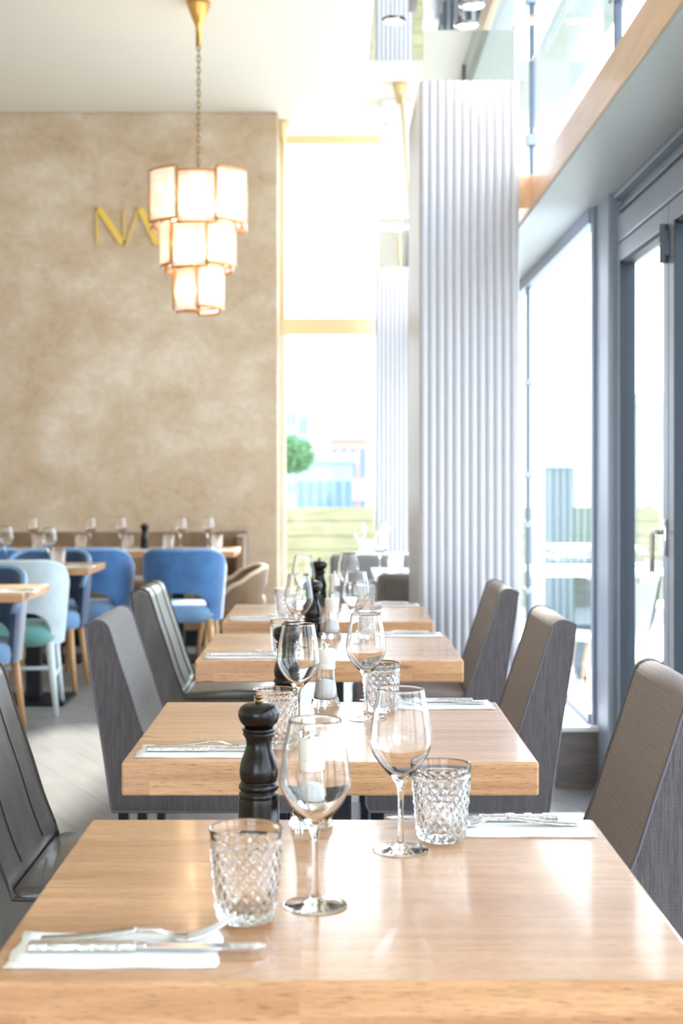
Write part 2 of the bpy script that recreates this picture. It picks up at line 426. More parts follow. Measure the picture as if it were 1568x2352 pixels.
# lower right glazing beyond the doors
b = NB(); box(b, .88, 1.10, 5.66, YG, 0, .225, .003); struct('trim_4', b, 'taupe')
b = NB(); box(b, .875, 1.10, 5.655, YG, .225, .245, .003); struct('trim_5', b, 'whitepaint')
wr = sroot('window_3', (XG, 0, 0))
b = NB(); box(b, -.02, .03, 5.74, YG, .245, .285, .003); struct('bottom_rail', b, 'alu', wr)
b = NB(); box(b, -.02, .03, 5.74, YG, 2.262, 2.322, .003); struct('top_rail', b, 'alu', wr)
b = NB(); box(b, -.004, .004, 5.75, YG, .285, 2.262); struct('glass_pane', b, 'pane', wr)
b = NB(); box(b, -.012, .012, 7.67, 7.69, .285, 2.262, .002); struct('glass_joint', b, 'alu_dark', wr)
for z in (.62, .98, 1.25, 1.75):
    b = NB(); lathe(b, [(0, -.02), (.022, -.02), (.022, .02), (0, .02)], 16); 
    bmesh.ops.rotate(b, verts=b.verts[:], cent=(0, 0, 0), matrix=Matrix.Rotation(PI/2, 3, 'Y'))
    struct('patch_fitting', b, 'alu', wr, smooth=False, loc=(0, 7.68, z))

# bi-fold doors
b = NB(); box(b, 1.045, 1.14, 5.45, 5.74, 0.0, 2.335, .006); box(b, 1.03, 1.045, 5.70, 5.745, 0.0, 2.335, .003)
struct('trim_6', b, 'alu')
b = NB(); box(b, 1.10, 1.16, YB, 5.45, 2.235, 2.335, .003); box(b, 1.075, 1.15, YB, 5.45, 2.13, 2.235, .008); box(b, 1.062, 1.10, YB, 5.45, 2.30, 2.322, .004)
box(b, 1.085, 1.10, YB, 5.45, 2.255, 2.27, .004)
struct('trim_7', b, 'alu')
b = NB(); box(b, 1.06, 1.18, YB, 5.45, -.02, .012, .002); struct('trim_8', b, 'alu_dark')
PW = .86
def make_door(k):
    y1 = 5.45-PW*k; y0 = y1-PW+.006
    d = sroot('door_%d' % (k+1), (1.10, y0, 0)); W_ = PW-.006
    b = NB(); box(b, -.025, .035, 0, .075, .02, 2.125, .005); box(b, -.025, .035, W_-.075, W_, .02, 2.125, .005)
    box(b, -.025, .035, .07, W_-.07, 2.055, 2.125, .005); box(b, -.025, .035, .07, W_-.07, .02, .12, .005)
    struct('door_frame', b, 'alu', d)
    b = NB()
    box(b, -.018, .03, .075, .088, .12, 2.055); box(b, -.0265, .03, W_-.088, W_-.0752, .12, 2.055)
    box(b, -.018, .03, .088, W_-.088, 2.043, 2.055); box(b, -.018, .03, .088, W_-.088, .12, .132)
    struct('rubber_gasket', b, 'gasket', d)
    b = NB(); box(b, 0, .006, .088, W_-.088, .132, 2.043); struct('glass_pane', b, 'pane', d)
    for z in (1.93, .2):
        b = NB(); tube(b, [(-.04, -.003, z), (-.04, -.003, z+.06)], .014, 14); tube(b, [(-.04, -.003, z+.064), (-.04, -.003, z+.125)], .014, 14); box(b, -.04, -.02, -.03, .03, z+.02, z+.10, .003)
        autos(struct('hinge', b, 'alu_dark', d, smooth=True))
    if k % 2 == 0:
        b = NB(); box(b, -.035, -.025, .015, .045, .98, 1.10, .004); tube(b, [(-.03, .03, 1.06), (-.065, .03, 1.06), (-.07, .03, 1.05), (-.07, .034, .93)], .008, 10)
        autos(struct('door_handle', b, 'chrome', d, smooth=True))
for k in range(11): make_door(k)

# ------------------------------------------------------------------ fluted columns
def column(y0, y1, x0=.334, x1=.722, ztop=2.80, n=12, idx=1, over=.17, ovl=.186, core_top=ZC, label=''):
    t = sroot('column_%d' % idx, ((x0+x1)/2, y0, 0)); t['label'] = label; t['category'] = 'column'
    hx = (x1-x0)/2; dp = y1-y0; poly = []
    w_ = 2*hx/n; K = 8
    for i in range(n):                      # front flutes, bulging towards -y
        for k in range(K):
            u = k/K; poly.append((-hx+w_*(i+u), .010-.014*math.sin(PI*u)**.6))
    nr = max(3, int(round(dp/w_))); wr_ = dp/nr
    for i in range(nr):
        for k in range(K):
            u = k/K; poly.append((hx-.010+.014*math.sin(PI*u)**.6, .01+(dp-.01)*(i+u)/nr))
    poly += [(hx-.01, dp), (-hx, dp)]
    b = NB(); plan(b, poly, 0, ztop); o = struct('fluted_cladding', b, 'flute', t, smooth=True); autos(o, 50)
    cx = hx-.012
    b = NB(); box(b, -hx-.004, -hx, .012, dp, 0, ztop-.004, .001); struct('side_panel', b, 'flute', t)
    b = NB(); box(b, -cx, cx, .02, dp-.01, ztop, core_top, .001); struct('mirror_cladding', b, 'mirror', t)
    return t
col1 = column(5.60, 6.40, idx=1, label='large white fluted column with mirrored top')
col2 = column(10.60, 11.15, x0=.305, x1=.70, idx=2, core_top=3.08, label='smaller-looking distant white fluted column by the back window')
b = NB(); box(b, -.16, .20, .0, .3, 3.12, ZC, .004); o = struct('upper_post', b, 'whitepaint', col2)
b = NB()
for zz in (3.72, 3.86):
    for xx in (-.11, -.03):
        lathe(b, [(0, zz-.0), (.018, zz), (.018, zz+.02), (0, zz+.02)], 10, xx, -.006)
struct('bolt', b, 'whitepaint', col2)
def collar(label, x0, x1, y0, y1, z0, z1, lights):
    t = thing('mirrored_collar', label, 'bulkhead', ((x0+x1)/2, (y0+y1)/2, z0)); cx, cy = (x0+x1)/2, (y0+y1)/2
    b = NB(); box(b, x0-cx, x1-cx, y0-cy, y1-cy, 0, z1-z0, .002); link_mesh('mirror_panel', b, 'mirror', t, smooth=False)
    for x, y in lights:
        b = NB(); lathe(b, [(.030, -.001), (.030, -.006), (.046, -.006), (.050, -.001)], 28, x-cx, y-cy); r = link_mesh('downlight_ring', b, 'chrome', t)
        b = NB(); lathe(b, [(0, -.004), (.030, -.004), (.030, -.001)], 24, x-cx, y-cy); link_mesh('downlight_lens', b, 'down', r)
        l = bpy.data.lights.new('downlight', 'SPOT'); l.energy = 7; l.color = (1, .80, .56); l.spot_size = math.radians(95); l.spot_blend = .8; l.shadow_soft_size = .03
        lo = bpy.data.objects.new('downlight', l); C.objects.link(lo); lo.location = (x, y, z0-.02)
collar('mirrored ceiling collar around the large fluted column with recessed downlights', .148, .862, 5.43, 6.24, 3.064, 3.40,
       [(.232, 5.68), (.790, 5.68), (.527, 5.50)])
collar('small mirrored box with downlight on the distant fluted column', .305, .70, 10.43, 10.62, 3.10, 3.135, [(.47, 10.53)])

# ------------------------------------------------------------------ gold letters on the plaster wall
sg = thing('wall_sign', 'gold thin serifed letters mounted on the mottled plaster wall behind the chandelier', 'sign', (-1.6, YW-.004, 2.9))
k_ = YW/F
def stroke(b, p, q, w):                     # slanted bar in wall plane; px coordinates turned into wall metres
    (x0, y0), (x1, y1) = p, q
    A = [(x0-w/2, y0), (x0+w/2, y0), (x1+w/2, y1), (x1-w/2, y1)]
    A = [((px-VX)*k_+1.6, HC-(py-VY)*k_-2.9) for px, py in A]
    prism(b, A, -.012, 0)
b = NB(); stroke(b, (223, 478), (223, 562), 4); stroke(b, (227, 478), (284, 563), 17); stroke(b, (285, 485), (285, 563), 4)
link_mesh('letter_n', b, 'goldleaf', sg, smooth=False)
b = NB(); stroke(b, (318, 478), (291, 562), 4); stroke(b, (322, 478), (362, 563), 17); link_mesh('letter_a', b, 'goldleaf', sg, smooth=False)

# ------------------------------------------------------------------ chandelier
CX, CY = PX(456, 8.45), 8.45
ch = thing('chandelier', 'three-tier gold chandelier of lit ribbed glass panels hanging on a chain', 'chandelier', (CX, CY, ZC))
b = NB(); lathe(b, [(0, 0), (.07, 0), (.07, -.02), (.03, -.12), (.018, -.15), (.016, -.26), (0, -.26)], 32); link_mesh('ceiling_canopy', b, 'brass', ch)
b = NB(); z = -.25; i = 0
while z > -1.0:
    a = []
    for k in range(14):
        t = 2*PI*k/14; u = .010*math.cos(t); v = .022*math.sin(t)
        a.append((u, 0, z-.02+v) if i % 2 == 0 else (0, u, z-.02+v))
    tube(b, a, .0038, 6, closed=True); z -= .034; i += 1
link_mesh('chain', b, 'chain', ch)
def zz(py): return PZ(py, CY)-ZC
tiers = [(.285, zz(412), zz(528), 8), (.205, zz(522), zz(622), 6), (.128, zz(618), zz(718), 4)]
for ti, (r, zt, zb, n) in enumerate(tiers):
    b = NB()
    tube(b, [((r-.02)*math.cos(2*PI*k/40), (r-.02)*math.sin(2*PI*k/40), zb+.03) for k in range(40)], .006, 6, closed=True)
    link_mesh('lower_ring', b, 'copper', ch)
    b = NB(); tube(b, [((r-.02)*math.cos(2*PI*k/40), (r-.02)*math.sin(2*PI*k/40), zt-.03) for k in range(40)], .006, 6, closed=True)
    for k in range(4):
        a = 2*PI*k/4+.3; tube(b, [(0, 0, zt-.03), ((r-.02)*math.cos(a), (r-.02)*math.sin(a), zt-.03)], .005, 6)
    link_mesh('tier_ring', b, 'copper', ch)
    for k in range(n):
        a0 = 2*PI*(k+.12*ti)/n-.35; a1 = a0+2*PI/n*1.04; rr = r+(.018 if k % 2 else -.004); dz = .022 if k % 2 else 0
        pts_o = []; pts_i = []; ns = (24, 22, 18)[ti]
        K = ns*4
        for j in range(K+1):
            a = a0+(a1-a0)*j/K; rib = .0045*abs(math.sin(PI*j/4))
            pts_o.append(((rr+rib)*math.cos(a), (rr+rib)*math.sin(a))); pts_i.append(((rr-.005)*math.cos(a), (rr-.005)*math.sin(a)))
        b = NB(); plan(b, pts_o+pts_i[::-1], zb+dz, zt+dz); pn = link_mesh('glass_panel', b, 'lampglass', ch, smooth=False)
        b = NB()
        arc = [(rr*math.cos(a0+(a1-a0)*j/10), rr*math.sin(a0+(a1-a0)*j/10)) for j in range(11)]
        tube(b, [(x, y, zt+dz) for x, y in arc], .008, 6); tube(b, [(x, y, zb+dz) for x, y in arc], .008, 6)
        for x, y in (arc[0], arc[-1]): tube(b, [(x, y, zb+dz), (x, y, zt+dz)], .008, 6)
        link_mesh('panel_frame', b, 'copper', pn)
b = NB(); tube(b, [(0, 0, -.98), (0, 0, zz(700))], .012, 10); link_mesh('centre_stem', b, 'brass', ch)
for (a, r, py) in [(.4, .12, 470), (2.5, .12, 470), (4.6, .12, 470), (1.4, .08, 570), (4.4, .08, 570), (3.2, .045, 665)]:
    x, y, z = r*math.cos(a), r*math.sin(a), zz(py)
    b = NB(); lathe(b, [(0, z-.05), (.018, z-.04), (.028, z-.01), (.022, z+.02), (.012, z+.05), (0, z+.06)], 16, x, y); link_mesh('bulb', b, 'bulb', ch)
    l = bpy.data.lights.new('bulb_light', 'POINT'); l.energy = .8; l.color = (1, .76, .48); l.shadow_soft_size = .03
    lo = bpy.data.objects.new('bulb_light', l); C.objects.link(lo); lo.location = (CX+x*1.6, CY+y*1.6, ZC+z)

# ------------------------------------------------------------------ row of oak tables
TW, TD, TH = .717, .655, .75
def make_table(name, w_, d_, thick, m, bases=True):
    t = thing(name, '', 'table')
    b = NB(); box(b, -w_/2, w_/2, -d_/2, d_/2, -thick, 0, .004, 2); tp = link_mesh('tabletop', b, m, t, smooth=False); tp.location = (0, 0, TH)
    b = NB(); box(b, -.04, .04, -.04, .04, .02, TH-thick-.008, .004); link_mesh('pedestal', b, 'blackmetal', t, smooth=False)
    b = NB(); box(b, -.20, .20, -.20, .20, 0, .02, .006); link_mesh('base_plate', b, 'blackmetal', t, smooth=False)
    b = NB(); box(b, -.15, .15, -.15, .15, TH-thick-.008, TH-thick, .001); link_mesh('top_bracket', b, 'blackmetal', t, smooth=False)
    return t
tab = Proto(make_table('dining_table', TW, TD, .058, 'oak'))
TBL = [(.010, 1.38), (-.009, 2.44), (-.016, 3.79), (-.026, 4.81)]
which = ['nearest', 'second', 'third', 'fourth']
for i, (cx, yf) in enumerate(TBL):
    o = tab.put((cx, yf+TD/2, 0), 0, ['thick square oak table nearest the camera, filling the bottom of the photo',
        'thick square oak table with a dark knot in its front edge, second from the camera',
        'thick square oak table, third from the camera, between the leather chair and a tweed chair',
        'thick square oak table farthest along the row, just in front of the fluted column'][i], 'oak tables in the row')

# ------------------------------------------------------------------ tableware
def make_wineglass():
    t = thing('wine_glass', '', 'wine glass')
    out = catmull([(.0365, .0008), (.0357, .0016), (.024, .0024), (.012, .0044), (.0062, .009), (.0043, .02), (.0036, .045), (.0037, .07), (.0052, .083), (.0105, .093),
                   (.022, .106), (.0345, .123), (.0405, .139), (.0405, .152), (.0375, .175), (.0335, .195), (.0305, .2115)], 4)
    inn = catmull([(.0297, .2118), (.0327, .195), (.0367, .175), (.0396, .152), (.0396, .139), (.0335, .124), (.021, .108), (.0085, .0975), (.0, .0945)], 4)
    prof = [(0, 0), (.0355, 0)]+[(p[0], p[1]) for p in out]+[(.0301, .2130)]+[(max(p[0], 0), p[1]) for p in inn]
    prof[-1] = (0, .0945)
    b = NB(); lathe(b, prof, 56); link_mesh('glass_body', b, 'thinglass', t)
    return t
def make_tumbler():
    t = thing('tumbler', '', 'tumbler')
    rad = lambda z: .0305+.0095*(z/.103)**.75
    prof = [(0, 0), (.026, 0), (.0295, .0025)]; rows = 46
    for i in range(rows+1):
        z = .004+.082*i/rows; prof.append((rad(z), z))
    prof += [(rad(.088)+.0006, .088), (rad(.0895)+.001, .0895), (rad(.091), .091), (.0402, .0985), (.0408, .1015), (.0402, .103), (.0390, .1028), (.0380, .098)]
    n0 = len(prof)
    prof += [(.0365, .09), (.0345, .07), (.032, .045), (.029, .024), (.0255, .0145), (.015, .0125), (0, .0120)]
    def md(t_, z, i):
        if not (3 <= i <= 3+rows): return 0
        u = t_*16/(2*PI); v = z/.0172
        a = abs(((u+v) % 1)-.5)*2; c = abs(((u-v) % 1)-.5)*2
        e = min(1, (i-3)/3, (3+rows-i)/3)
        return (min(a, c)*.0032-.0009)*e
    b = NB(); lathe(b, prof, 160, mod=md); o = link_mesh('glass_body', b, 'glass', t)
    autos(o, 40)
    return t
def make_pepper():
    t = thing('pepper_mill', '', 'pepper mill')
    body = [(0, 0), (.0285, 0), (.029, .003), (.0287, .034), (.0275, .037), (.0283, .041), (.0272, .0445), (.0255, .047), (.0280, .050), (.0285, .0535), (.0270, .057), (.0245, .0595),
            (.0262, .063), (.0275, .072), (.0270, .080), (.0240, .092), (.0195, .104), (.0180, .112), (.0190, .120), (.0230, .1265), (.0218, .129), (.0238, .1325), (.0225, .135), (0, .135)]
    b = NB(); lathe(b, [body[0]]+[(p[0], p[1]) for p in catmull(body[1:-1], 3)]+[body[-1]], 44); autos(link_mesh('mill_body', b, 'blackwood', t), 50)
    head = [(.0195, .1355), (.021, .138), (.0265, .144), (.0292, .152), (.0285, .160), (.0235, .1665), (.013, .1705), (.0075, .1712)]
    b = NB(); lathe(b, [(0, .1352)]+[(p[0], p[1]) for p in catmull(head, 4)]+[(0, .1715)], 44); link_mesh('mill_head', b, 'blackwood', t)
    b = NB(); lathe(b, [(0, .171), (.0052, .171), (.0055, .173), (.0042, .174), (.0042, .1755), (.006, .177), (.0062, .1795), (.0050, .181), (0, .1815)], 24); link_mesh('top_knob', b, 'chain', t)
    return t
def make_salt():
    t = thing('salt_mill', '', 'salt mill')
    prof = [(0, 0), (.0305, 0), (.0312, .003), (.0300, .012), (.0262, .017), (.0240, .03), (.0205, .062), (.0195, .078), (.0178, .078), (.0185, .062), (.0215, .03), (.0235, .018), (.022, .014), (0, .012)]
    b = NB(); lathe(b, prof, 44); autos(link_mesh('clear_body', b, 'acrylic', t), 40)
    b = NB(); lathe(b, [(0, .0135), (.0205, .0145), (.0222, .02), (.0200, .034), (.0182, .05), (.012, .054), (0, .057)], 30,
                    mod=lambda a, z, i: (.0008*math.sin(3*a+i) if 1 < i < 5 else 0)); link_mesh('salt_filling', b, 'salt', t)
    b = NB(); lathe(b, [(0, .0782), (.0195, .0782), (.0202, .081), (.0202, .088), (.0198, .0895), (.0203, .091), (.0212, .114), (.0205, .119), (.018, .1205), (0, .121)], 40); autos(link_mesh('white_cap', b, 'whiteplastic', t), 40)
    b = NB(); lathe(b, [(0, .1205), (.007, .1205), (.0065, .1225), (.004, .124), (.0045, .126), (.0068, .128), (.0065, .131), (0, .133)], 24); link_mesh('top_knob', b, 'chrome', t)
    return t
def strip(b, st, th):
    """st = list of (x, z, halfwidth); a flat bar swept along x"""
    rings = []
    for x, z, hw in st:
        rings.append([b.verts.new((x, -hw, z-th/2)), b.verts.new((x, hw, z-th/2)), b.verts.new((x, hw*.9, z+th/2)), b.verts.new((x, -hw*.9, z+th/2))])
    for A, B in zip(rings, rings[1:]):
        for k in range(4): b.faces.new((A[k], A[(k+1) % 4], B[(k+1) % 4], B[k]))
    b.faces.new(rings[0][::-1]); b.faces.new(rings[-1])
def make_fork():
    t = thing('fork', '', 'fork')
    pts = catmull([(0, .003, .0095), (.03, .0045, .0095), (.07, .0085, .008), (.10, .0125, .0055)], 5)
    b = NB(); strip(b, pts, .0030); link_mesh('handle', b, 'steel_pat', t)
    pts = catmull([(.10, .0125, .0052), (.12, .012, .0032), (.133, .0075, .0050), (.142, .0045, .0100), (.155, .0042, .0125)], 5)
    b = NB(); strip(b, pts, .0024)
    for k in range(4):
        y = -.0105+.007*k
        q = catmull([(.152, y, .0042), (.168, y*1.0, .0075), (.185, y*.98, .0155), (.203, y*.93, .0270)], 4)
        tube(b, q, [.0023-.0011*i/(len(q)-1) for i in range(len(q))], 6)
    link_mesh('tines', b, 'steel', t)
    return t
def make_knife():
    t = thing('knife', '', 'knife')
    b = NB(); box(b, 0, .112, -.0085, .0085, .0005, .0085, .0022, 2); link_mesh('handle', b, 'steel_pat', t, smooth=False)
    b = NB(); box(b, .108, .122, -.005, .005, .002, .0075, .0015, 2)
    ol = [(.12, -.006), (.20, -.0095), (.232, -.008), (.245, .001), (.238, .0055), (.12, .006)]
    plan(b, ol, .0035, .0055); link_mesh('blade', b, 'steel', t, smooth=False)
    return t
def make_napkin():
    t = thing('napkin', '', 'napkin')
    for k in range(2):
        b = NB(); nx, ny = 14, 8
        W_, D_ = .212-.003*k, .105-.002*k; g_ = []
        for i in range(nx+1):
            row = []
            for j in range(ny+1):
                x = -W_/2+W_*i/nx; y = -D_/2+D_*j/ny
                c = (abs(2*i/nx-1)**4)*(abs(2*j/ny-1)**4)
                row.append((x+.002*math.sin(j*1.3+k), y+.0012*math.sin(i*.9+k*2), .0016*k+.0010+.0012*c*(k+.4)))
            g_.append(row)
        top = [[b.verts.new(p) for p in r] for r in g_]; bot = [[b.verts.new((p[0], p[1], p[2]-.0009)) for p in r] for r in g_]
        for i in range(nx):
            for j in range(ny):
                b.faces.new((top[i][j], top[i+1][j], top[i+1][j+1], top[i][j+1])); b.faces.new((bot[i][j], bot[i][j+1], bot[i+1][j+1], bot[i+1][j]))
        for i in range(nx):
            b.faces.new((top[i][0], bot[i][0], bot[i+1][0], top[i+1][0])); b.faces.new((top[i][ny], top[i+1][ny], bot[i+1][ny], bot[i][ny]))
        for j in range(ny):
            b.faces.new((top[0][j], top[0][j+1], bot[0][j+1], bot[0][j])); b.faces.new((top[nx][j], bot[nx][j], bot[nx][j+1], top[nx][j+1]))
        link_mesh('folded_layer', b, 'paper', t)
    return t
WG, TU, PM, SM = Proto(make_wineglass()), Proto(make_tumbler()), Proto(make_pepper()), Proto(make_salt())
FK, KN, NP = Proto(make_fork()), Proto(make_knife()), Proto(make_napkin())
Z = TH+.0004
G = dict(w='wine glasses', t='patterned tumblers', p='black pepper mills', s='salt mills', n='folded napkins', f='forks', k='knives')
rows = [  # left wine glass, right wine glass, left tumbler, right tumbler, pepper, salt
    ((-.0229, 1.625), (.0857, 1.866), (-.0985, 1.57), (.1426, 1.917), (-.108, 2.010), (-.034, 2.002)),
    ((-.0700, 2.690), (.0617, 2.875), (-.1090, 2.590), (.0953, 2.965), (-.104, 3.045), (-.0206, 3.05)),
    ((-.1040, 4.030), (.0600, 4.190), (-.1370, 3.880), (.0980, 4.280), (-.069, 4.36), (-.0110, 4.33)),
    ((-.1130, 4.970), (.0470, 5.170), (-.1700, 4.920), (.1100, 5.290), (-.061, 5.41), (-.0030, 5.38)),
]
tn = ['the nearest oak table', 'the second oak table', 'the third oak table', 'the fourth oak table']
for i, (wl_, wr_, tl, tr, pp, ss) in enumerate(rows):
    n = tn[i]
    WG.put((*wl_, Z), .3, 'empty stemmed wine glass, left one of the two on '+n, G['w'])
    WG.put((*wr_, Z), 1.3, 'empty stemmed wine glass, right one of the two on '+n, G['w'])
    TU.put((*tl, Z), .1+i, 'clear diamond-cut tumbler at the left place on '+n, G['t'])
    TU.put((*tr, Z), .7+i, 'clear diamond-cut tumbler at the right place on '+n, G['t'])
    PM.put((*pp, Z), i, 'turned black pepper mill with small brass knob on '+n, G['p'])
    SM.put((*ss, Z), i, 'clear salt mill with white cap standing beside the pepper mill on '+n, G['s'])
    cx, yf = TBL[i]
    y = yf+.088; x = cx-.2355
    NP.put((x, y, Z), (.012, -.01, .02, 0)[i], 'white folded paper napkin at the left place of '+n, G['n'])
    KN.put((cx-.326, y-.006, Z+.003), .0, 'steel knife with patterned handle on the left napkin of '+n, G['k'])
    FK.put((cx-.318, y+.020, Z+.0025), .03, 'steel fork with tines turned up on the left napkin of '+n, G['f'])
    y = yf+TD-.052; x = cx+.238
    NP.put((x, y, Z), PI+(.0, .015, -.01, .01)[i], 'white folded paper napkin at the right place of '+n, G['n'])
    KN.put((cx+.305, y+.028, Z+.003), PI, 'steel knife with patterned handle on the right napkin of '+n, G['k'])
    FK.put((cx+.328, y+.002, Z+.0025), PI+.03, 'steel fork with tines turned up on the right napkin of '+n, G['f'])

# ------------------------------------------------------------------ high-back upholstered chairs (seat faces -x, rear top at x = 0)
def make_chair(kind):
    t = thing('dining_chair', '', 'chair')
    ox = .28      # local origin under the seat
    inner, side = ('leather', 'leather') if kind == 'leather' else (('mocha', 'tweed') if kind == 'mocha' else ('greyfab', 'tweed'))
    rear = catmull([(-.072, .325), (-.055, .45), (-.032, .60), (-.010, .74), (0, .825)], 4)
    top = catmull([(0, .825), (.002, .836), (-.006, .8385), (-.024, .847), (-.044, .846), (-.060, .834), (-.068, .815)], 3)
    front = catmull([(-.068, .815), (-.079, .78), (-.098, .72), (-.125, .64), (-.150, .56), (-.178, .49)], 4)
    back = [(p[0]+ox, p[1]) for p in rear[:-1]+top[:-1]+front]+[(-.180+ox, .33)]
    b = NB(); prism(b, back, -.216, .216, .010, 3); autos(link_mesh('backrest', b, inner, t), 40)
    seat = [(-.566, .335), (-.572, .36), (-.572, .455), (-.560, .478), (-.53, .487), (-.36, .492), (-.20, .484), (-.182, .478), (-.182, .335)]
    b = NB(); prism(b, [(x+ox, z) for x, z in seat], -.214, .214, .014, 3); autos(link_mesh('seat', b, inner, t), 40)
    L_ = [(p[0]+ox, p[1]) for p in rear[:-1]+top[:-1]+front[:-1]]+[(-.185+ox, .466), (-.555+ox, .466), (-.572+ox, .45), (-.572+ox, .345), (-.562+ox, .325)]
    for s in (-1, 1):
        b = NB(); y0, y1 = (-.226, -.212) if s < 0 else (.212, .226)
        prism(b, L_, y0, y1, .004, 2); sp_ = autos(link_mesh('side_panel', b, side, t), 40)
        b = NB(); tube(b, [(x, s*.2245, z) for x, z in L_], .0032, 6, closed=True); link_mesh('piping', b, 'piping' if kind != 'leather' else 'thread', sp_)
    if kind == 'leather':
        for s in (-.10, .10):
            b = NB(); tube(b, [(x+ox-.001, s, z+.0005) for x, z in top+front[1:-1]], .0017, 6); link_mesh('seam', b, 'thread', t)
    for sx in (-.535, -.10):
        for s in (-1, 1):
            b = NB(); box(b, sx-.014+ox, sx+.014+ox, s*.19-.014, s*.19+.014, 0, .34, .002); link_mesh('leg', b, 'blackmetal', t, smooth=False)
    return t
YC = [2.825, 4.105, 5.195]
CHM, CHL, CHG = Proto(make_chair('mocha')), Proto(make_chair('leather')), Proto(make_chair('grey'))
CG = 'high-back chairs along the row of oak tables'
CHM.put((.705-.28, YC[0], 0), 0, 'brown tweed high-back chair with shade coloured into its side, nearest on the right, cut by the right edge', CG)
CHM.put((.655-.28, YC[1], 0), 0, 'brown tweed high-back chair with shade coloured into its side, middle one of three on the right', CG)
CHM.put((.638-.28, YC[2], 0), 0, 'brown tweed high-back chair with shade coloured into its side standing before the fluted column', CG)
CHL.put((-.775+.28, YC[0], 0), PI, 'dark leather high-back chair with stitched seam at the left edge of the photo', CG)
CHG.put((-.682+.28, YC[1], 0), PI, 'grey tweed high-back chair with shade coloured into its side, on the left behind the second table', CG)
CHL.put((-.712+.28, YC[2], 0), PI, 'shiny dark leather high-back chair on the left in front of the blue chairs', CG)

# ------------------------------------------------------------------ tub chairs and tables at the left
def make_tub(outer, seatm, legm, stretch=False, rim=None, hs=1.0):
    t = thing('tub_chair', '', 'chair')     # back at -y, facing +y
    A0 = math.radians(112); n = 44; nv = 8
    def foot(a, r):                           # a = 0 at the back
        s, c = math.sin(a), math.cos(a); e = .75
        return (r*math.copysign(abs(s)**e, s), -r*.93*math.copysign(abs(c)**e, c))
    def ztop(a):
        u = abs(a)/A0; q = min(1, max(0, (abs(foot(a, .255)[0])-.135)/.12)) if abs(a) < PI/2 else 1
        return .80*hs-.075*(1-math.sqrt(1-q*q*.98))-.13*max(0, (u-.6)/.4)**1.8
    def zbot(a):
        u = abs(a)/A0; return .37+.17*(max(0, 1-(u/.40)**2.6)**.5 if u < .40 else 0)
    grid = {}
    b = NB()
    for side in (0, 1):
        for i in range(n+1):
            a = -A0+2*A0*i/n
            for j in range(nv+1):
                v = j/nv; z = zbot(a)+(ztop(a)-zbot(a))*v
                r = (.255-.03*side)*(.90+.10*min(1, (z-.37)/.3)); x, y = foot(a, r); 
                if j == nv: z -= .004
                grid[side, i, j] = b.verts.new((x, y, z))
    for i in range(n):
        for j in range(nv):
            b.faces.new((grid[0, i, j], grid[0, i+1, j], grid[0, i+1, j+1], grid[0, i, j+1])); b.faces.new((grid[1, i, j], grid[1, i, j+1], grid[1, i+1, j+1], grid[1, i+1, j]))
        for j in (0, nv): b.faces.new((grid[0, i, j], grid[1, i, j], grid[1, i+1, j], grid[0, i+1, j]))
    for i in (0, n):
        for j in range(nv): b.faces.new((grid[0, i, j], grid[0, i, j+1], grid[1, i, j+1], grid[1, i, j]))
    autos(link_mesh('backrest', b, outer, t), 60)
    path = []
    for i in range(n+1):
        a = -A0+2*A0*i/n; z = ztop(a); r = (.24)*(.90+.10*min(1, (z-.37)/.3)); x, y = foot(a, r); path.append((x, y, z-.002))
    b = NB(); tube(b, path, .016, 10); link_mesh('padded_rim', b, rim or seatm, t)
    b = NB(); ring = [(0, .36), (.19, .36), (.225, .375), (.232, .41), (.225, .45), (.20, .468), (.10, .474), (0, .475)]
    lathe(b, ring, 44)
    for v in b.verts:                          # squarer seat, a little longer to the front
        r = math.hypot(v.co.x, v.co.y)
        if r > 1e-5:
            a = math.atan2(v.co.y, v.co.x); k = 1/(abs(math.cos(a))**3.2+abs(math.sin(a))**3.2)**(1/3.2)
            v.co.x *= k*.94; v.co.y *= k*.94
            if v.co.y > 0: v.co.y *= 1.14
    link_mesh('seat', b, seatm, t)
    for sx in (-1, 1):
        for sy in (-1, 1):
            b = NB(); tube(b, [(sx*.165, sy*.165, .38), (sx*.205, sy*.215, 0)], [.022, .012], 12); link_mesh('leg', b, legm, t)
    if stretch:
        b = NB(); tube(b, [(.185, -.19, .2), (.185, .19, .2)], .011, 8); tube(b, [(-.185, -.19, .2), (-.185, .19, .2)], .011, 8); tube(b, [(-.185, .19, .2), (.185, .19, .2)], .011, 8)
        link_mesh('stretcher', b, legm, t)
    return t
TBU = Proto(make_tub('blue', 'bluelight', 'oakleg'))
TG = 'tub chairs at the tables by the plaster wall'
TBU.put((-.925, 8.75, 0), 0, 'blue velvet tub chair with arched back opening, rightmost, back to the camera', TG)
TBU.put((-1.50, 8.80, 0), 0, 'blue velvet tub chair seen from behind, second from the right along the banquette tables', TG)
TBU.put((-2.12, 8.80, 0), 0, 'blue velvet tub chair half hidden at the left edge along the banquette tables', TG)
TNV = Proto(make_tub('navy', 'bluelight', 'oakleg'))
TNV.put((-1.68, 8.28, 0), PI, 'navy tub chair with light blue seat facing the camera behind the pale chair', TG)
TNV.put((-1.72, 6.72, 0), PI, 'navy tub chair with light blue seat cut by the left photo edge, nearest camera', TG)
TPL = Proto(make_tub('paleupholstery', 'mint', 'paleleg', True, rim='paleupholstery'))
TPL.put((-1.665, 7.52, 0), .12, 'pale grey tub chair with mint seat and white painted legs', TG)
TTN = Proto(make_tub('brown', 'brown', 'oakleg', rim='tanvelvet', hs=.80))
TTN.put((-.69, 9.5, 0), PI/2+.2, 'brown tub chair with cream rim at the right end of the banquette', TG)

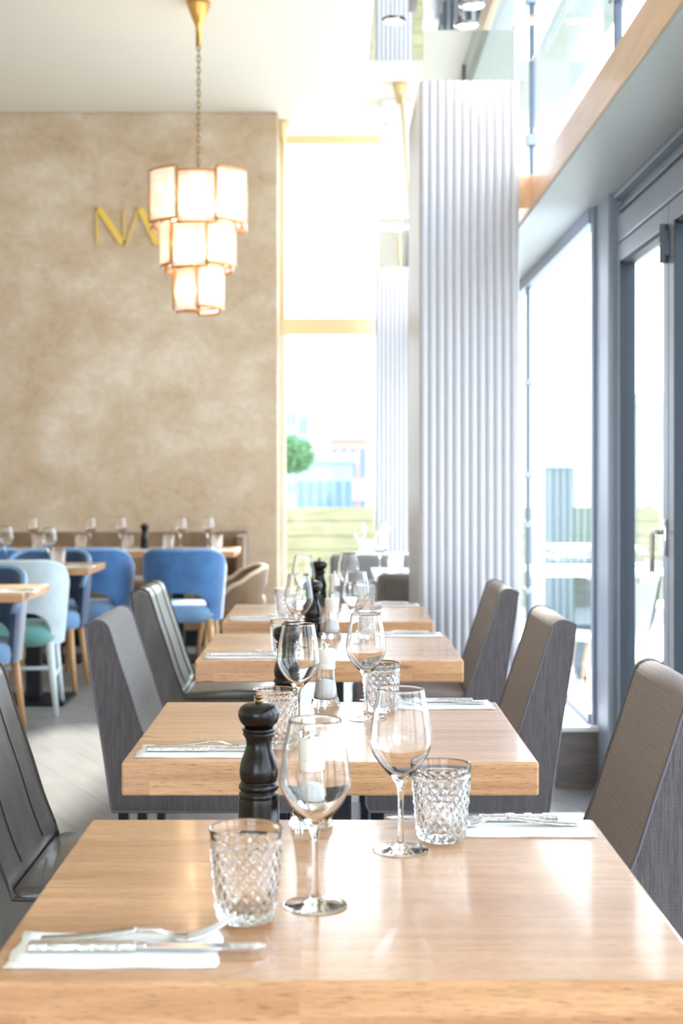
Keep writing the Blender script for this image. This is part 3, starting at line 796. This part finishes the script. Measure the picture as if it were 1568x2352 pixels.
side = Proto(make_table('side_table', .70, .56, .036, 'oak_far'))
side.put((-1.655, 6.21, 0), 0, 'oak table at the left edge with only a napkin and cutlery', 'oak tables near the tub chairs')
side.put((-1.665, 7.87, 0), 0, 'oak table with wine glasses behind the pale grey tub chair', 'oak tables near the tub chairs')
ban = Proto(make_table('banquette_table', .80, .60, .040, 'oak_far'))
for k, s in enumerate(['rightmost oak table along the banquette, right of the pepper mill', 'middle oak table along the banquette holding the black pepper mill', 'leftmost oak table along the banquette, at the photo edge']):
    ban.put((-1.06-.83*k, 9.62, 0), 0, s, 'oak tables along the banquette')

def onto(x_px, d): return (PX(x_px, d), d, Z)
for px, d, s in [(478, 9.66, 'rightmost wine glass on the banquette tables'), (415, 9.66, 'wine glass on the banquette tables, second from the right'),
                 (277, 9.7, 'wine glass on the banquette tables just left of the black pepper mill'), (208, 9.7, 'wine glass on the banquette tables above the second blue chair'),
                 (75, 9.7, 'wine glass on the banquette tables nearest the left photo edge'),
                 (113, 7.75, 'wine glass on the left table behind the pale grey tub chair, beside a tumbler'), (14, 7.95, 'large-looking wine glass at the left photo edge on the table behind the pale chair')]:
    WG.put(onto(px, d), px, s, G['w'])
for px, d, s in [(498, 9.55, 'rightmost tumbler on the banquette tables'), (387, 9.55, 'tumbler on the banquette tables right of the pepper mill'),
                 (295, 9.52, 'tumbler on the banquette tables left of the pepper mill'), (187, 9.52, 'tumbler on the banquette tables above the navy chair'),
                 (88, 9.5, 'leftmost tumbler on the banquette tables'), (134, 7.68, 'tumbler on the left table behind the pale grey tub chair')]:
    TU.put(onto(px, d), px, s, G['t'])
PM.put(onto(332, 9.6), .2, 'small black pepper mill in the distance on the banquette table', G['p'])
for px, d, s in [(512, 9.45, 'right end of the banquette tables'), (312, 9.42, 'middle banquette table beside the pepper mill'), (172, 7.72, 'table behind the pale grey tub chair'), (28, 6.05, 'nearer left table at the photo edge')]:
    x, y, z_ = onto(px, d)
    NP.put((x, y, Z), 0, 'white folded napkin lying at the '+s, G['n'])
    KN.put((x+.09, y+.022, Z+.003), PI, 'steel knife on the napkin at the '+s, G['k'])
    FK.put((x+.10, y-.005, Z+.0025), PI+.03, 'steel fork on the napkin at the '+s, G['f'])

# banquette
bq = thing('banquette', 'long brown upholstered banquette sofa against the mottled plaster wall', 'banquette', (-2.9, YW, 0))
XE = PX(560, 10.5)+2.9
b = NB(); box(b, -2.0, XE, -.66, -.004, .12, .40, .01); link_mesh('seat_base', b, 'brown', bq, smooth=False)
for k in range(4):
    x1 = XE-.06-1.0*k
    b = NB(); box(b, x1-.99, x1, -.66, -.17, .40, .49, .03, 3); link_mesh('seat_cushion', b, 'brown', bq)
b = NB(); prism(b, [(0, 0), (0, 0)][:0]+[(-2.0, .40), (XE, .40), (XE, .835), (XE-.25, .82), (-2.0, .82)], -.17, -.004, .02, 3); autos(link_mesh('backrest', b, 'brown', bq), 50)
b = NB(); prism(b, [(XE-.06, .12), (XE, .12), (XE, .80), (XE-.06, .80)], -.5, -.10, .015, 3); autos(link_mesh('end_panel', b, 'brown', bq), 50)
b = NB(); box(b, -1.95, XE-.06, -.6, -.06, 0, .12); link_mesh('plinth', b, 'blackmetal', bq, smooth=False)

# ------------------------------------------------------------------ pale tables between the fluted columns
pale = Proto(make_table('pale_table', .62, .62, .03, 'whiteplastic'))
pale.put((.50, 7.35, 0), 0, 'white-topped table just behind the large fluted column', 'white-topped tables between the columns')
pale.put((.42, 8.90, 0), 0, 'white-topped table farther back beside the distant fluted column', 'white-topped tables between the columns')
def make_bench():
    t = thing('grey_armchair', '', 'chair')
    b = NB(); box(b, -.27, .27, -.30, -.20, .30, .80, .03, 3); autos(link_mesh('backrest', b, 'greyfab', t), 50)
    b = NB(); box(b, -.27, .27, -.20, .22, .32, .46, .03, 3); autos(link_mesh('seat', b, 'greyfab', t), 50)
    for sx in (-.22, .22):
        for sy in (-.25, .18):
            b = NB(); tube(b, [(sx, sy, .33), (sx*1.05, sy*1.05, 0)], [.016, .011], 10); link_mesh('leg', b, 'blackmetal', t)
    return t
GA = Proto(make_bench())
GA.put((.46, 6.72, 0), 0, 'grey upholstered chair backing onto the row, in front of the nearer white-topped table', 'grey chairs between the columns')
GA.put((.24, 8.28, 0), 0, 'grey upholstered chair in front of the farther white-topped table', 'grey chairs between the columns')
WG.put(onto(873, 7.25), 0, 'wine glass on the nearer white-topped table behind the column', G['w'])
TU.put(onto(908, 7.12), 0, 'tumbler on the nearer white-topped table behind the column', G['t'])
WG.put(onto(770, 8.75)[:1]+(8.75, Z) if PX(770, 8.75) > .12 else (.15, 8.75, Z), 0, 'wine glass on the farther white-topped table, its left corner', G['w'])
WG.put(onto(880, 8.85), 0, 'wine glass on the farther white-topped table near its middle', G['w'])
TU.put(onto(842, 8.62), 0, 'tumbler on the farther white-topped table', G['t'])

# ------------------------------------------------------------------ outside
b = NB(); box(b, 1.18, 40, -20, 60, -.12, -.04); box(b, -40, 1.18, YG+.12, 60, -.12, -.04); struct('floor_terrace', b, 'terrace')
def board_fence(name, label, x0, x1, y, zt, n, m='fence'):
    t = thing(name, label, 'fence', ((x0+x1)/2, y, -.04)); hw = (x1-x0)/2; hgt = (zt+.04)/n
    b = NB(); box(b, -hw, hw, -.004, .02, 0, zt+.03)
    for i in range(n): box(b, -hw, hw, -.02, -.003, i*hgt+.006, (i+1)*hgt, .002)
    link_mesh('boards', b, m, t, smooth=False)
    k = int(hw*2/1.5)+1
    for i in range(k+1):
        x = -hw+.06+(2*hw-.12)*i/k
        b = NB(); box(b, x-.045, x+.045, .02, .10, 0, zt+.06); link_mesh('post', b, m, t, smooth=False)
    return t
board_fence('board_fence', 'pale green-yellow horizontal board fence outside beyond the back window', -2.2, 4.2, 14.0, .94, 7)
# glass balustrade behind it
gb = thing('glass_balustrade', 'clear glass balustrade panels above the pale board fence outside', 'balustrade', (1, 14.3, -.04))
for k in range(4):
    b = NB(); box(b, -3.2+1.6*k, -1.64+1.6*k, -.006, .006, 0, 1.35); link_mesh('glass_panel', b, 'pane', gb, smooth=False)
# skyline
def building(label, cx, y, w_, d_, h, m, nx, nz, z0=-6):
    t = thing('building', label, 'building', (cx, y, z0))
    b = NB(); box(b, -w_/2, w_/2, 0, d_, 0, h); link_mesh('wall', b, m, t, smooth=False)
    b = NB(); box(b, -w_/2-.2, w_/2+.2, -.2, d_+.2, h, h+.35); link_mesh('roof', b, 'bldgrey', t, smooth=False)
    for i in range(nx):
        for j in range(nz):
            x = -w_/2+w_*(i+.5)/nx; z = h*(j+.55)/nz
            b = NB(); box(b, x-w_/nx*.28, x+w_/nx*.28, -.06, 0, z-h/nz*.28, z+h/nz*.28); link_mesh('window', b, 'bldwin', t, smooth=False)
def top_at(py, d): return PZ(py, d)+6
building('tall blue-grey tower block seen through the back window beside the plaster wall', PX(662, 90), 90, 1.1, 3, top_at(940, 90), 'bldblue', 3, 8)
building('lower pale blue block right of the tower through the back window', PX(694, 95), 95, .8, 3, top_at(955, 95), 'bldblue', 2, 7)
building('wide pale red gabled block through the back window near the column', PX(800, 60), 60, 1.6, 3, top_at(1010, 60), 'bldred', 4, 4)
building('low grey building along the horizon through the back window', PX(745, 50), 50, 2.0, 3, top_at(1062, 50), 'bldgrey', 6, 2)
building('pale building with balconies seen through the folding door glass', 9.3, 42, 3.5, 3, top_at(930, 42), 'bldgrey', 3, 5)
tr = thing('tree', 'round green tree outside the back window below the tower', 'tree', (PX(670, 30), 30, -6))
b = NB(); tube(b, [(0, 0, 0), (.05, 0, 3.0), (0, 0, 6.2)], [.22, .15, .06], 8); link_mesh('trunk', b, 'bark', tr)
b = NB(); rr = random.Random(3)
zc_ = PZ(1045, 30)+6
for k in range(2600):
    a = rr.uniform(0, 2*PI); ph = math.acos(rr.uniform(-1, 1)); q = rr.uniform(.55, 1)
    p = Vector((.50*q*math.sin(ph)*math.cos(a), .50*q*math.sin(ph)*math.sin(a), zc_+.42*q*math.cos(ph)))
    u = Vector((rr.uniform(-1, 1), rr.uniform(-1, 1), rr.uniform(-1, 1))).normalized()*.05; v = u.orthogonal()*.6
    b.faces.new([b.verts.new(p+u), b.verts.new(p+v), b.verts.new(p-u), b.verts.new(p-v)])
link_mesh('crown', b, 'leaf', tr, smooth=False, recalc=False)

# terrace to the right
def ribbed_panel(label, x0, x1, y, z0, z1, m):
    t = thing('flute_reflection', label, 'screen', ((x0+x1)/2, y, z0)); hw = (x1-x0)/2
    b = NB(); n = int((x1-x0)/.06); poly = []
    for i in range(n):
        x = -hw+2*hw*i/n; w_ = 2*hw/n; poly += [(x, 0), (x+w_*.35, 0), (x+w_*.5, -.03), (x+w_*.85, -.03)]
    poly += [(hw, 0), (hw, .05), (-hw, .05)]
    plan(b, poly, 0, z1-z0); link_mesh('ribbed_sheet', b, m, t, smooth=False)
    b = NB(); box(b, -hw-.02, hw+.02, -.05, .07, z1-z0, z1-z0+.05); link_mesh('cap_rail', b, 'alu', t, smooth=False)
ribbed_panel('grey ribbed panel added outside to stand in for the column reflected in the right window', PX(1250, 12.5), PX(1440, 12.5), 12.5, -.04, PZ(1075, 12.5), 'ribgrey')  # added panel, imitates the column flutes mirrored in the window glass
def white_post(x, y, z, label):
    t = thing('terrace_post', label, 'post', (x, y, -.04)); b = NB(); box(b, -.04, .04, -.04, .04, 0, z, .004); link_mesh('shaft', b, 'whitepaint', t, smooth=False)
    b = NB(); box(b, -.08, .08, -.08, .08, 0, .02); link_mesh('base_plate', b, 'alu', t, smooth=False)
white_post(PX(1235, 10.0), 10.0, PZ(775, 10)+.04, 'tall white post outside on the terrace behind the right window')
def make_terrace_table():
    t = thing('terrace_table', '', 'table')
    b = NB(); box(b, -.35, .35, -.35, .35, .71, .74, .005); link_mesh('tabletop', b, 'whitepaint', t, smooth=False)
    b = NB(); box(b, -.035, .035, -.035, .035, 0, .71); link_mesh('pedestal', b, 'teal', t, smooth=False)
    b = NB(); box(b, -.22, .22, -.22, .22, 0, .015); link_mesh('base_plate', b, 'teal', t, smooth=False)
    return t
def make_terrace_chair():
    t = thing('terrace_chair', '', 'chair')
    b = NB(); pr = catmull([(.22, .84), (.18, .60), (.14, .47), (.05, .44), (-.22, .46)], 5)
    prism(b, [(x, z) for x, z in pr]+[(x-.012, z-.02) for x, z in pr[::-1]], -.22, .22); autos(link_mesh('seat_shell', b, 'whitepaint', t), 50)
    for sx in (-.2, .16):
        for sy in (-.19, .19):
            b = NB(); tube(b, [(sx*.8, sy*.9, .45), (sx*1.15, sy*1.1, 0)], .011, 8); link_mesh('leg', b, 'oakleg', t)
    return t
TT, TCH = Proto(make_terrace_table()), Proto(make_terrace_chair())
g1, g2 = 'white tables on the terrace', 'white chairs on the terrace'
TT.put((PX(1235, 8.4)+.25, 8.4, -.04), 0, 'white terrace table on dark pedestal outside behind the middle right chair', g1)
TT.put((PX(1330, 11.2)+.1, 11.2, -.04), 0, 'white terrace table in front of the ribbed stand-in panel outside', g1)
TT.put((2.2, 8.55, -.04), 0, 'white terrace table seen through the folding door glass', g1)
TT.put((PX(1505, 10.2)+.7, 10.2, -.04), 0, 'white terrace table farther away through the folding door glass', g1)
TCH.put((1.46, 7.5, -.04), 0, 'white shell terrace chair outside the right window', g2)
TCH.put((2.12, 9.35, -.04), PI, 'white shell terrace chair through the folding door glass', g2)
